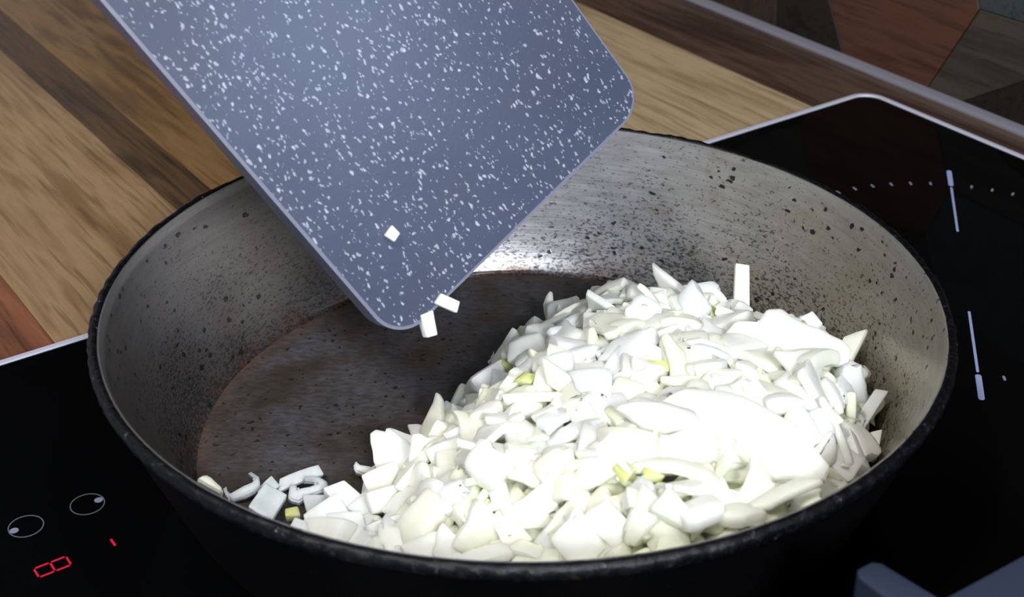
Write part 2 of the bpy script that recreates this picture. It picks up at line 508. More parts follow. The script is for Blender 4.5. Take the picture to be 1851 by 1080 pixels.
# right rear cooking zone: dotted ring and two radial bars
ZC, ZR = (0.1683, -0.1190), 0.0865
dots = []
for k in range(56):
    a = math.radians(134.0) + 2 * math.pi / 56 * k
    off = abs(((math.degrees(a) - 134.0 + 180) % 90) - 0)
    if k % 14 == 0:
        continue
    bm = bmesh.new()
    quad(bm, ZC[0] + ZR * math.cos(a), ZC[1] + ZR * math.sin(a), 0.0032, 0.0011, a)
    build('zone_tick', bm, M['print'], hob)
for k in range(4):
    a = math.radians(134.0 + 90 * k)
    bm = bmesh.new()
    ra, rb = ZR - 0.0012, ZR + 0.0165
    quad(bm, ZC[0] + (ra + rb) / 2 * math.cos(a), ZC[1] + (ra + rb) / 2 * math.sin(a), rb - ra, 0.0024, a)
    build('zone_mark', bm, M['print_blue'], hob)
    bm = bmesh.new()
    ra, rb = ZR - 0.0500, ZR - 0.0030
    quad(bm, ZC[0] + (ra + rb) / 2 * math.cos(a), ZC[1] + (ra + rb) / 2 * math.sin(a), rb - ra, 0.0011, a)
    build('zone_line', bm, M['print_blue'], hob)


def ring_mesh(cx, cy, r0, r1, n=48):
    bm = bmesh.new()
    A = []
    for i in range(n):
        a = 2 * math.pi * i / n
        A.append((math.cos(a), math.sin(a)))
    v = [[bm.verts.new((cx + r * c, cy + r * s_, z)) for c, s_ in A] for r, z in ((r0, 0.0), (r1, 0.0), (r1, PZ), (r0, PZ))]
    for a in range(4):
        for i in range(n):
            j = (i + 1) % n
            bm.faces.new((v[a][i], v[a][j], v[(a + 1) % 4][j], v[(a + 1) % 4][i]))
    return bm


def disc_mesh(cx, cy, rx, ry, n=20):
    bm = bmesh.new()
    prism(bm, [(cx + rx * math.cos(2 * math.pi * i / n), cy + ry * math.sin(2 * math.pi * i / n)) for i in range(n)], 0, PZ)
    return bm


for (cx, cy, sgn) in ((0.1071, -0.4928, 1), (0.1067, -0.5139, -1)):
    kr = build('zone_selector', ring_mesh(cx, cy, 0.0055, 0.00585), M['print_dim'], hob)
    build('selector_dot', disc_mesh(cx, cy + sgn * 0.0040, 0.0014, 0.0015), M['print'], kr)


def segs(lst, name='lit_digit'):
    bm = bmesh.new()
    for (cx, cy, lx, ly, a) in lst:
        quad(bm, cx, cy, lx, ly, a, PZ, 0.00008)
    return build(name, bm, M['led'], hob)


# seven-segment digit, upright towards the wall
cx, cy = 0.1318, -0.5137
h, wd, tk = 0.0053, 0.0050, 0.00062
L = []
for yy in (-h, 0, h):
    L.append((cx, cy + yy, wd - 0.0008, tk, 0))
for yy in (-h / 2, h / 2):
    for xx in (-wd / 2, wd / 2):
        L.append((cx + xx, cy + yy, tk, h - 0.0008, 0))
segs(L)
segs([(0.1314, -0.4932, 0.0040, 0.0008, 0)])

# ------------------------------------------------------------------ pan
pan = empty('frying_pan')
tag(pan, 'deep round steel frying pan, black outside, scoured and speckled inside', 'pan')
NS = 256


def lathe(prof, name, mat, closed=True, rough=0.0, rs=0.0, seed=0.0, smooth=True, sharp=40):
    bm = bmesh.new()
    rings = []
    for (r, z, am) in prof:
        ring = []
        for i in range(NS):
            a = 2 * math.pi * i / NS
            p = Vector((r * math.cos(a), r * math.sin(a), z))
            if am:
                d = noise.noise(p * 260 + Vector((seed, 0, 0))) * am + noise.noise(p * 90 + Vector((0, seed, 0))) * am * 0.7
                p = Vector(((r + d) * math.cos(a), (r + d) * math.sin(a), z + d * 0.5))
            ring.append(bm.verts.new(p))
        rings.append(ring)
    m_ = len(rings)
    for a in range(m_ if closed else m_ - 1):
        b = (a + 1) % m_
        for i in range(NS):
            j = (i + 1) % NS
            bm.faces.new((rings[a][i], rings[a][j], rings[b][j], rings[b][i]))
    if not closed:
        if prof[0][0] < 0.02 or name == 'cooking_floor':
            pass
    return bm


RIM = 0.0636
# inner steel wall shell (0.6 mm thick), slightly bellied
inner = []
for i in range(15):
    t_ = i / 14
    r = 0.1170 + (0.1396 - 0.1170) * (t_ ** 0.88)
    inner.append((r, 0.0065 + (RIM - 0.0065) * t_, 0))
inner = [(0.1150, 0.0048, 0), (0.1162, 0.0053, 0)] + inner
outer = [(r + 0.0007, z, 0) for r, z, _ in inner[::-1]]
bm = lathe(inner + outer, 'inner_wall', None)
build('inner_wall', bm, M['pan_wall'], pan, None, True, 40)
# cooking floor
bm = bmesh.new()
prism(bm, [(0.1156 * math.cos(2 * math.pi * i / 128), 0.1156 * math.sin(2 * math.pi * i / 128)) for i in range(128)], 0.0030, 0.0048, 0.0003, 1, True)
build('cooking_floor', bm, M['pan_floor'], pan)
# black outside
ow = [(0.1166, 0.0045, 0), (0.1175, 0.0062, 0)]
ow = [(r + 0.0008, z, 0) for r, z, _ in inner[2:]]
out_ = []
for i in range(15):
    t_ = 1 - i / 14
    r = 0.1195 + (0.1425 - 0.1195) * (t_ ** 0.88)
    out_.append((r, 0.0035 + (RIM - 0.0045) * t_, 0.00022))
bm = lathe([(r, z - 0.0002, 0) for r, z, _ in ow] + out_ + [(0.1175, 0.0006, 0), (0.1150, 0.0004, 0), (0.1150, 0.0029, 0)], 'outer', None)
build('outer_shell', bm, M['enamel'], pan, None, True, 60)
# crusted rim
rp = [(0.1400, RIM - 0.0014, 0.0), (0.1400, RIM - 0.0002, 0.00015), (0.1406, RIM + 0.0004, 0.0004), (0.1418, RIM + 0.0006, 0.0006),
      (0.1428, RIM + 0.0001, 0.0006), (0.1434, RIM - 0.0012, 0.0006), (0.1433, RIM - 0.0030, 0.0006), (0.1426, RIM - 0.0044, 0.0004),
      (0.1412, RIM - 0.0050, 0.0)]
NS = 720
bm = lathe(rp, 'rim', None, seed=3.1)
build('rim_crust', bm, M['crust'], pan, None, True, 70)
NS = 256

# ------------------------------------------------------------------ cutting board, tipped over the pan
BM_ = Matrix(((0.68138516, -0.58900394, 0.43449812, -0.03912269),
              (0.57330278, 0.06045305, -0.81711037, -0.0382867),
              (0.45501449, 0.80586586, 0.37886941, 0.06536535),
              (0, 0, 0, 1)))
board = empty('cutting_board', BM_)
tag(board, 'speckled grey-blue cutting board tipped over the pan', 'cutting board')
BW, BH, BR = 0.1192, 0.235, 0.0120
bm = bmesh.new()
prism(bm, rrect(0, 0, BW, BH, BR, 12), -0.0105, -0.0002, 0.0022, 4)
build('core', bm, M['board_edge'], board, None, True, 45)
bm = bmesh.new()
prism(bm, rrect(0.0012, 0.0010, BW - 0.0006, BH - 0.0010, BR - 0.001, 12), -0.0010, 0.0, 0.0003, 2, True)
build('cutting_surface', bm, M['board'], board, None, True, 45)

# ------------------------------------------------------------------ grey bracket at the right
V = Vector((0.0990, -0.1680))
e1 = Vector((-0.5758, 0.8176)); e2 = Vector((0.8176, 0.5758))
pp = [V, V + e1 * 0.0185, V + e1 * 0.0205 - e2 * 0.0020, V + e1 * 0.0205 - e2 * 0.0068, V + e1 * 0.0180 - e2 * 0.0088,
      V - e1 * 0.032 - e2 * 0.0088, V - e1 * 0.032 + e2 * 0.085, V + e2 * 0.085]
bm = bmesh.new()
prism(bm, [(p.x, p.y) for p in pp], 0.0, 0.075, 0.0010, 3)
o = build('angle_stand', bm, M['bracket'], None, None, True, 40)
tag(o, 'grey-blue plastic stand with a square notch, right of the pan', 'stand')

# ------------------------------------------------------------------ onion
def piece_mesh(name, lx, ly, th, curv=0.0, jit=0.15, bev=0.0005, nx=4, ny=3, rng=random, taper=0.0, twist=0.0, ragged=0.0):
    """a cut piece of onion layer: jittered quad, bent round its long axis, bevelled"""
    bm = bmesh.new()
    cs = [(-0.5, -0.5), (0.5, -0.5), (0.5, 0.5), (-0.5, 0.5)]
    cs = [(x * (1 + rng.uniform(-jit, jit)) + rng.uniform(-jit, jit) * 0.5, y * (1 + rng.uniform(-jit, jit)) + rng.uniform(-jit, jit) * 0.5) for x, y in cs]
    slant = rng.uniform(-0.25, 0.25) * th
    top, bot = {}, {}
    for i in range(nx + 1):
        for j in range(ny + 1):
            u, v = i / nx, j / ny
            x = (1 - u) * (1 - v) * cs[0][0] + u * (1 - v) * cs[1][0] + u * v * cs[2][0] + (1 - u) * v * cs[3][0]
            y = (1 - u) * (1 - v) * cs[0][1] + u * (1 - v) * cs[1][1] + u * v * cs[2][1] + (1 - u) * v * cs[3][1]
            if ragged and (i in (0, nx) or j in (0, ny)):
                x += rng.uniform(-ragged, ragged); y += rng.uniform(-ragged, ragged)
            y *= 1 - taper * abs(x)* 2
            X, Y = x * lx, y * ly
            tw = twist * x
            for d, s_ in ((top, 0.5), (bot, -0.5)):
                t_ = th * s_ * (1 - 0.25 * taper)
                if curv:
                    Rr = 1.0 / curv
                    a = X / Rr
                    P = Vector(((Rr + t_) * math.sin(a), Y + slant * s_, (Rr + t_) * math.cos(a) - Rr + 0.0))
                else:
                    P = Vector((X, Y + slant * s_, t_))
                P = Matrix.Rotation(tw, 3, 'X') @ P
                d[i, j] = bm.verts.new(P)
    for i in range(nx):
        for j in range(ny):
            bm.faces.new((top[i, j], top[i + 1, j], top[i + 1, j + 1], top[i, j + 1]))
            bm.faces.new((bot[i, j], bot[i, j + 1], bot[i + 1, j + 1], bot[i + 1, j]))
    for i in range(nx):
        bm.faces.new((top[i, 0], bot[i, 0], bot[i + 1, 0], top[i + 1, 0]))
        bm.faces.new((top[i, ny], top[i + 1, ny], bot[i + 1, ny], bot[i, ny]))
    for j in range(ny):
        bm.faces.new((top[0, j], top[0, j + 1], bot[0, j + 1], bot[0, j]))
        bm.faces.new((top[nx, j], bot[nx, j], bot[nx, j + 1], top[nx, j + 1]))
    bmesh.ops.recalc_face_normals(bm, faces=bm.faces)
    es = [e for e in bm.edges if len(e.link_faces) == 2 and e.calc_face_angle(0) > math.radians(50)]
    bmesh.ops.bevel(bm, geom=es, offset=bev, segments=2, profile=0.6, affect='EDGES')
    me = bpy.data.meshes.new(name)
    bm.to_mesh(me)
    bm.free()
    me.polygons.foreach_set('use_smooth', [True] * len(me.polygons))
    me.set_sharp_from_angle(angle=math.radians(48))
    return me


rg = random.Random(5)
KW = []
for i in range(14):   # diced pieces
    KW.append(('dice', dict(lx=rg.uniform(.009, .013), ly=rg.uniform(.0075, .011), th=rg.uniform(.0035, .006), curv=rg.uniform(20, 70), jit=0.3, bev=0.0015, ragged=0.06)))
for i in range(7):    # long slivers
    KW.append(('sliver', dict(lx=rg.uniform(.015, .024), ly=rg.uniform(.0035, .006), th=rg.uniform(.0022, .0035), curv=rg.uniform(10, 55), jit=0.25, bev=0.0008, nx=6, ny=2, ragged=0.03)))
for i in range(6):    # flat scraps
    KW.append(('scrap', dict(lx=rg.uniform(.012, .018), ly=rg.uniform(.009, .013), th=rg.uniform(.002, .003), curv=rg.uniform(15, 50), jit=0.4, bev=0.0007, nx=6, ny=4, ragged=0.07, twist=0.5)))
mats3 = [M['onion_white'], M['onion_cream'], M['onion_cool']]
TM = []
for i, (kd, kw) in enumerate(KW):
    me = piece_mesh('onion_piece', rng=rg, **kw)
    me.materials.append(mats3[(0, 1, 0, 2, 1, 0)[i % 6]])
    TM.append((kd, me, kw['th'], max(kw['lx'], kw['ly'])))
me_green = piece_mesh('onion_piece', .008, .006, .004, 60, 0.3, 0.0006, rng=rg)
me_green.materials.append(M['onion_green'])

FP = [(-.060, -.052), (-.046, -.032), (-.034, -.012), (-.022, .010), (-.011, .030), (.001, .048), (.012, .066), (.028, .076), (.056, .074),
      (.078, .066), (.098, .052), (.110, .026), (.120, -.004), (.1215, -.030), (.112, -.056), (.098, -.080), (.07, -.102),
      (.03, -.118), (-.02, -.120), (-.050, -.108), (-.066, -.088), (-.066, -.070)]


def seg_d(p, a, b):
    ab = (b[0] - a[0], b[1] - a[1])
    t_ = max(0, min(1, ((p[0] - a[0]) * ab[0] + (p[1] - a[1]) * ab[1]) / (ab[0] ** 2 + ab[1] ** 2)))
    return math.hypot(p[0] - a[0] - ab[0] * t_, p[1] - a[1] - ab[1] * t_)


def inside(p):
    c = False
    for i in range(len(FP)):
        a, b = FP[i], FP[i - 1]
        if (a[1] > p[1]) != (b[1] > p[1]) and p[0] < (b[0] - a[0]) * (p[1] - a[1]) / (b[1] - a[1]) + a[0]:
            c = not c
    return c


def height(x, y):
    if not inside((x, y)):
        return -1
    d1 = min(seg_d((x, y), FP[i], FP[i + 1]) for i in range(0, 10))
    d2 = min(seg_d((x, y), FP[i], FP[i + 1]) for i in range(10, 15))
    d3 = min(seg_d((x, y), FP[i], FP[(i + 1) % len(FP)]) for i in range(18, 23 - 1))
    h = 0.006 + 0.043 * (1 - math.exp(-d1 / 0.030))
    h = min(h, 0.024 + 0.9 * d2, 0.010 + 0.6 * d3)
    h += 0.003 * noise.noise(Vector((x * 60, y * 60, 0)))
    # saddle towards the left front
    h -= 0.010 * max(0, min(1, (-0.01 - x) / 0.04))
    return max(0.004, h) + 0.0048


def hnormal(x, y):
    e = 0.004
    h0 = height(x, y)
    hx = height(x + e, y); hy = height(x, y + e)
    hx = h0 if hx < 0 else hx; hy = h0 if hy < 0 else hy
    return Vector((-(hx - h0) / e, -(hy - h0) / e, 1)).normalized()


def wall_r(z):
    t_ = max(0.0, (z - 0.0065) / (RIM - 0.0065))
    return 0.1170 + (0.1396 - 0.1170) * (t_ ** 0.88)


# hidden core and the lower layers of the heap: nobody could count these
core = bmesh.new()
G = 44
gv = {}
for i in range(G + 1):
    for j in range(G + 1):
        x = -0.07 + 0.20 * i / G
        y = -0.125 + 0.22 * j / G
        h = height(x, y)
        if h > 0:
            gv[i, j] = core.verts.new((x, y, max(0.0052, h - 0.0105 + 0.0015 * noise.noise(Vector((x * 300, y * 300, 4))))))
for (i, j) in list(gv):
    k = [(i, j), (i + 1, j), (i + 1, j + 1), (i, j + 1)]
    if all(q in gv for q in k):
        core.faces.new([gv[q] for q in k])
r2 = random.Random(21)
vs, fs = [], []
base_meshes = []
for kd, me, th, L_ in TM:
    base_meshes.append(([v.co.copy() for v in me.vertices], [tuple(p.vertices) for p in me.polygons]))


def rand_rot(rr, nrm, tilt):
    q = nrm.to_track_quat('Z', 'Y').to_matrix()
    return (q @ Matrix.Rotation(rr.uniform(0, 2 * math.pi), 3, 'Z') @ Matrix.Rotation(rr.gauss(0, tilt), 3, 'X') @ Matrix.Rotation(rr.gauss(0, tilt), 3, 'Y'))


spots_low = []
tries = 0
while len(spots_low) < 620 and tries < 20000:
    tries += 1
    x, y = r2.uniform(-0.065, 0.125), r2.uniform(-0.12, 0.09)
    h = height(x, y)
    if h < 0.012:
        continue
    dz = r2.uniform(0.0055, 0.0105)
    z = h - dz
    if z < 0.008 or math.hypot(x, y) > wall_r(z) - 0.006:
        continue
    if any((x - a) ** 2 + (y - b) ** 2 + (z - c) ** 2 < 0.0044 ** 2 for a, b, c in spots_low):
        continue
    spots_low.append((x, y, z))
for x, y, z in spots_low:
    k = r2.randrange(len(TM))
    R3 = rand_rot(r2, hnormal(x, y), 0.6)
    P = Vector((x, y, z))
    o_ = len(vs)
    vv, ff = base_meshes[k]
    wv_ = [R3 @ v + P for v in vv]
    for v in wv_:
        q = math.hypot(v.x, v.y)
        lim = wall_r(max(v.z, 0.0055)) - 0.0006
        if q > lim:
            v.x *= lim / q
            v.y *= lim / q
        v.z = max(v.z, 0.0051)
    vs += wv_
    fs += [tuple(o_ + i for i in f) for f in ff]
cm = bpy.data.meshes.new('chopped_onion')
core.verts.index_update()
o_ = len(vs)
vs += [v.co.copy() for v in core.verts]
fs += [tuple(o_ + v.index for v in f.verts) for f in core.faces]
core.free()
cm.from_pydata([tuple(v) for v in vs], [], fs)
cm.materials.append(M['onion_deep'])
cm.polygons.foreach_set('use_smooth', [True] * len(cm.polygons))
cm.set_sharp_from_angle(angle=math.radians(48))
co_ = bpy.data.objects.new('chopped_onion', cm)
link(co_)
tag(co_, 'lower layers of the heap of chopped white onion in the pan', 'onion', None, 'stuff')


def place(me, x, y, z, R3, label, group=None, scale=1.0, name='onion_piece', cat='onion'):
    o = bpy.data.objects.new(name, me)
    link(o)
    o.matrix_world = Matrix.Translation((x, y, z)) @ (R3.to_4x4()) @ Matrix.Scale(scale, 4)
    tag(o, label, cat, group)
    return o


def settle(o):
    # keep a piece inside the pan: no vertex beyond the steel wall or under the cooking floor
    for _ in range(6):
        mw = o.matrix_world.copy()
        push, lift, dirv = 0.0, 0.0, None
        for v in o.data.vertices:
            p = mw @ v.co
            r_ = math.hypot(p.x, p.y)
            e = r_ - (wall_r(p.z) - 0.0006)
            if e > push:
                push, dirv = e, Vector((-p.x / r_, -p.y / r_, 0))
            lift = max(lift, 0.0050 - p.z)
        if push <= 0 and lift <= 0:
            break
        t_ = Vector((0, 0, lift))
        if push > 0:
            t_ += dirv * (push + 0.0002)
        o.matrix_world = Matrix.Translation(t_) @ mw


def rot(z=0, x=0, y=0, order='ZXY'):
    return Matrix.Rotation(math.radians(z), 3, 'Z') @ Matrix.Rotation(math.radians(x), 3, 'X') @ Matrix.Rotation(math.radians(y), 3, 'Y')


# named pieces that stand out --------------------------------------------------
keep = []      # (x, y, radius): leave these places to them


def big(name, outline, th, dome, mat, M4, label, cat='onion'):
    """large onion slab: outline polygon filled with a grid, domed"""
    bm = bmesh.new()
    pts = outline
    vs_ = [bm.verts.new((x, y, 0)) for x, y in pts]
    f = bm.faces.new(vs_)
    bmesh.ops.triangulate(bm, faces=[f])
    for _ in range(3):
        bmesh.ops.subdivide_edges(bm, edges=bm.edges, cuts=1, use_grid_fill=True)
    cx = sum(p[0] for p in pts) / len(pts); cy = sum(p[1] for p in pts) / len(pts)
    rx = max(abs(p[0] - cx) for p in pts); ry = max(abs(p[1] - cy) for p in pts)
    for v in bm.verts:
        q = ((v.co.x - cx) / rx) ** 2 * 0.6 + ((v.co.y - cy) / ry) ** 2
        v.co.z = -dome * q
        v.co += 0.0006 * Vector((noise.noise(v.co * 150), noise.noise(v.co * 150 + Vector((9, 0, 0))), noise.noise(v.co * 100 + Vector((0, 5, 0)))))
    r_ = bmesh.ops.extrude_face_region(bm, geom=list(bm.faces))
    for v in [g for g in r_['geom'] if isinstance(g, bmesh.types.BMVert)]:
        v.co.z -= th
    bmesh.ops.recalc_face_normals(bm, faces=bm.faces)
    es = [e for e in bm.edges if len(e.link_faces) == 2 and e.calc_face_angle(0) > math.radians(50)]
    bmesh.ops.bevel(bm, geom=es, offset=th * 0.18, segments=2, affect='EDGES')
    o = build('onion_piece' if name is None else name, bm, mat, None, M4, True, 50)
    tag(o, label, cat)
    return o


def onsurf(x, y, lift, z, x_=0, y_=0):
    return Matrix.Translation((x, y, lift)) @ rot(z, x_, y_).to_4x4()
NAMED = {
    'slabbig': (((0.0640, -0.0646, 0.0475), (0.960, -0.272, -0.059), (-0.087, -0.495, 0.865)), 'largest domed white onion slab, front right of the heap', 'onion_white', 0.0034, 0.006,
                [(-23.9, 6.0), (-16.6, 13.0), (-6.7, 15.9), (6.1, 13.0), (19.2, 6.4), (30.5, -3.5), (29.8, -8.0), (15.9, -12.1), (-1.7, -16.9), (-14.7, -15.7), (-28.2, -5.7)]),
    'slab2': (((0.0910, -0.0060, 0.0465), (0.856, -0.475, -0.203), (-0.123, -0.570, 0.812)), 'long ragged white onion slab jutting right near the back of the heap', 'onion_white', 0.0032, 0.004,
              [(-11.6, 6.6), (-6.8, 9.5), (-2.2, 7.5), (7.5, 7.8), (15.8, 7.7), (19.9, 6.2), (21.5, 2.5), (18.9, -1.1), (13.1, -3.7), (8.2, -6.3), (-2.3, -9.9), (-13.2, -11.1), (-20.9, -8.5), (-18.7, -2.3), (-11.6, 0.3)]),
    'slab3': (((0.0305, -0.0733, 0.0470), (0.984, 0.140, 0.112), (-0.038, -0.445, 0.894)), 'wide creamy onion slab left of the largest slab', 'onion_cream', 0.0042, 0.005,
              [(-9.1, 11.4), (-4.3, 12.0), (4.5, 8.7), (12.1, 4.3), (12.7, -4.4), (9.2, -8.4), (1.6, -11.9), (-6.2, -9.1), (-11.5, -3.4)]),
    'ledge': (((0.0647, 0.0447, 0.0360), (0.977, 0.142, 0.158), (-0.068, -0.496, 0.865)), 'ragged white onion piece at the back edge, beside the upright stick', 'onion_cool', 0.0036, 0.003,
              [(-16.5, 2.3), (-9.4, 5.0), (-1.8, 5.2), (8.6, 4.1), (10.4, 1.2), (9.6, -0.1), (11.7, -4.6), (9.5, -8.0), (-3.0, -7.3), (-15.0, -4.4)]),
    'slab4': (((0.0436, -0.0615, 0.0535), (0.947, -0.305, -0.099), (-0.055, -0.458, 0.887)), 'pointed white onion slab just above left of the largest slab', 'onion_white', 0.0036, 0.004,
              [(-15.3, -2.2), (-9.2, 1.2), (-1.3, 4.6), (9.5, 3.9), (12.7, -2.0), (1.5, -5.5), (-5.4, -5.6)]),
    'cluster1': (((0.1065, -0.0378, 0.0310), (0.826, 0.398, 0.400), (-0.146, -0.534, 0.833)), 'blocky white onion chunk near the right wall of the pan', 'onion_cool', 0.0050, 0.002,
                 [(-0.9, 8.0), (4.1, 7.9), (8.8, 5.2), (9.1, 0.5), (4.3, -3.2), (1.4, -8.3), (-1.6, -8.9), (-5.8, -4.4), (-8.5, 0.2), (-5.1, 5.0)]),
    'cluster2': (((0.1093, -0.0110, 0.0345), (0.531, 0.717, 0.453), (-0.122, -0.464, 0.877)), 'small white onion chunk by the dark gap below the jutting slab', 'onion_white', 0.0045, 0.001,
                 [(1.2, 2.2), (5.2, 0.4), (4.2, -3.1), (1.2, -6.6), (-4.4, -6.2), (-4.4, -1.7)]),
    'crescent': (((-0.0512, -0.0292, 0.0095), (0.990, 0.139, 0.007), (0.068, -0.531, 0.845)), 'bone-shaped onion piece at the left tip of the heap', 'onion_cool', 0.0040, 0.001,
                 [(-6.3, 1.2), (-5.2, 3.3), (-3.7, 1.6), (0.0, 0.4), (5.4, 1.1), (6.8, 2.0), (7.2, -0.1), (4.2, -2.4), (-0.6, -3.6), (-5.1, -0.9)]),
    'cres2': (((-0.0931, -0.0407, 0.0095), (0.868, 0.459, 0.189), (0.143, -0.596, 0.790)), 'crescent-shaped translucent onion piece near the front left rim', 'onion_clear', 0.0034, 0.001,
              [(-5.3, 3.7), (-5.2, 0.9), (-3.8, 0.4), (0.4, 0.9), (3.3, 0.7), (4.8, 1.7), (3.4, 4.5), (4.6, 4.8), (6.4, 1.7), (5.3, -1.6), (3.0, -3.2), (-0.5, -3.3), (-4.1, -2.4), (-5.9, 0.2)]),
    'rimp': (((-0.1000, -0.0553, 0.0240), (0.857, -0.364, -0.365), (0.139, -0.518, 0.844)), 'lone creamy onion piece leaning at the front left rim', 'onion_cream', 0.0035, 0.0008,
             [(-4.2, -1.6), (-2.9, 1.7), (-1.0, 2.0), (4.3, 0.6), (5.0, -1.2), (0.0, -1.5)]),
    'curl': (((-0.0707, -0.0391, 0.0090), (0.996, 0.072, -0.053), (0.079, -0.437, 0.896)), 'curled hook-shaped onion piece on the pan floor, front left', 'onion_clear', 0.0034, 0.001,
             [(-7.1, -4.5), (-6.8, 0.0), (-4.6, 0.0), (-3.8, -2.0), (-0.3, -1.2), (1.8, 0.0), (0.7, 1.4), (-2.6, 1.6), (-2.0, 3.1), (2.3, 3.3), (5.1, 1.2), (5.9, -1.6), (3.8, -3.1), (-0.2, -4.5), (-3.8, -6.5), (-6.0, -5.7)]),
}


def frame(P, ax, n):
    P, ax, n = Vector(P), Vector(ax).normalized(), Vector(n).normalized()
    ay = n.cross(ax).normalized()
    ax = ay.cross(n)
    return Matrix(((ax.x, ay.x, n.x, P.x), (ax.y, ay.y, n.y, P.y), (ax.z, ay.z, n.z, P.z), (0, 0, 0, 1)))


for k_, (fr, lab, mt, th, dome, pts) in NAMED.items():
    ob_ = big('onion_piece', [(x / 1000, y / 1000) for x, y in pts], th, dome, M[mt], Matrix.Translation(Vector(fr[2]) * ({'slabbig': 0.0085, 'slab2': 0.006, 'slab4': 0.006, 'ledge': 0.002, 'slab3': 0.006}.get(k_, 0.0))) @ frame(*fr), lab)
    settle(ob_)
keep += [(0.064, -0.066, 0.019), (0.048, -0.062, 0.014), (0.082, -0.072, 0.015), (0.058, -0.080, 0.012), (0.074, -0.084, 0.010), (0.080, 0.000, 0.010), (0.102, -0.014, 0.010), (0.080, -0.070, 0.009), (0.050, -0.066, 0.009), (0.091, -0.006, 0.014), (0.104, -0.012, 0.007),
         (0.0305, -0.0733, 0.009), (0.0816, 0.0502, 0.006), (0.0436, -0.0600, 0.006), (0.1065, -0.0378, 0.008), (0.118, -0.030, 0.012), (0.122, -0.045, 0.010)]
rn = random.Random(9)
SMALL = [
    (((0.0372, 0.0222, 0.0385), (0.999, -0.044, 0.028), (-0.049, -0.586, 0.809)), (.019, .0075, .0045), 12, 'bright oblong onion block lying level at the back of the heap', 'onion_white'),
    (((0.0244, 0.0186, 0.0370), (0.096, 0.738, 0.668), (-0.037, -0.668, 0.743)), (.011, .0050, .0040), 10, 'small upright onion stub with a dark gap on its left, back left', 'onion_white'),
    (((0.0830, 0.0520, 0.0345), (0.092, 0.642, 0.761), (-0.128, -0.750, 0.649)), (.0190, .0060, .0030), 10, 'upright pale onion stick standing against the back wall of the pan', 'onion_cream'),
    (((0.1175, -0.0225, 0.0310), (0.566, 0.696, 0.442), (-0.134, -0.452, 0.882)), (.0150, .0046, .0030), 20, 'tilted onion stick leaning on the right wall, upper one', 'onion_cool'),
    (((0.1165, -0.0372, 0.0255), (0.344, 0.818, 0.461), (-0.133, -0.443, 0.886)), (.0110, .0036, .0024), 10, 'thin pointed onion sliver on the right wall, lower one', 'onion_white'),
    (((0.1018, 0.0221, 0.0360), (0.866, 0.330, 0.375), (-0.130, -0.575, 0.808)), (.0130, .0070, .0030), 20, 'onion tip peeping out behind the jutting ragged slab', 'onion_cool'),
    (((-0.0212, -0.0134, 0.0175), (0.924, -0.350, -0.156), (0.019, -0.366, 0.930)), (.0125, .0110, .0060), 20, 'large pale cube-like onion chunk on the left slope', 'onion_cool'),
    (((-0.0584, -0.0480, 0.0120), (0.646, -0.667, -0.372), (0.067, -0.436, 0.898)), (.0100, .0085, .0060), 5, 'diamond-shaped onion cube at the front left of the heap', 'onion_cool'),
    (((-0.0627, -0.0590, 0.0120), (0.814, 0.547, 0.194), (0.073, -0.428, 0.901)), (.0120, .0100, .0060), 15, 'smooth onion cube right below the diamond-shaped one', 'onion_cool'),
    (((-0.0673, -0.0478, 0.0080), (0.997, 0.058, -0.043), (0.061, -0.343, 0.937)), (.0085, .0065, .0040), 15, 'onion cube on the pan floor between the diamond and the green bit', 'onion_clear'),
    (((-0.0840, -0.0480, 0.0085), (0.533, 0.784, 0.319), (0.095, -0.430, 0.898)), (.0105, .0090, .0040), 25, 'pale flat onion block at the rim, left of the green bit', 'onion_clear'),
    (((-0.0757, -0.0325, 0.0072), (0.903, 0.413, 0.118), (0.084, -0.439, 0.895)), (.0140, .0050, .0022), 35, 'thin translucent onion flake behind the curled hook-shaped piece', 'onion_clear'),
    (((-0.0855, -0.0378, 0.0072), (0.675, 0.690, 0.263), (0.095, -0.435, 0.895)), (.0070, .0050, .0024), 35, 'small translucent flake right of the crescent-shaped piece', 'onion_clear'),
    (((-0.0753, -0.0520, 0.0085), (0.967, 0.255, 0.022), (0.068, -0.341, 0.937)), (.0045, .0035, .0030), 35, 'small yellow-green onion bit alone near the front left rim', 'onion_green'),
    (((-0.0549, -0.0651, 0.0120), (0.973, 0.229, 0.039), (0.064, -0.425, 0.903)), (.0110, .0095, .0060), 25, 'onion chunk at the rim, right of the smooth cube', 'onion_cool'),
    (((-0.0678, -0.0650, 0.0125), (0.941, -0.266, -0.208), (0.079, -0.425, 0.902)), (.0120, .0045, .0040), 15, 'narrow onion chip at the rim below the smooth cube', 'onion_cool'),
    (((-0.0513, -0.0523, 0.0100), (0.679, 0.699, 0.222), (0.047, -0.344, 0.938)), (.0105, .0090, .0060), 25, 'onion chunk right beside the diamond-shaped cube', 'onion_cool'),
    (((0.0105, 0.0440, 0.0190), (0.617, 0.635, 0.466), (-0.015, -0.582, 0.813)), (.0150, .0040, .0035), 10, 'slanting onion stick at the back left edge of the heap', 'onion_cream'),
    (((-0.0038, 0.0269, 0.0160), (0.449, 0.786, 0.426), (0.004, -0.478, 0.878)), (.0130, .0095, .0060), 30, 'rounded onion lump halfway up the left edge of the heap', 'onion_cream'),
    (((0.0449, -0.0264, 0.0495), (0.998, -0.049, 0.034), (-0.053, -0.474, 0.879)), (.0060, .0045, .0035), 30, 'yellow-green onion heart bit near the middle of the heap', 'onion_green'),
    (((-0.0445, -0.0442, 0.0140), (0.914, 0.382, 0.136), (0.051, -0.440, 0.897)), (.0125, .0105, .0070), 40, 'rounded onion lump below the bone-shaped piece', 'onion_cream'),
]
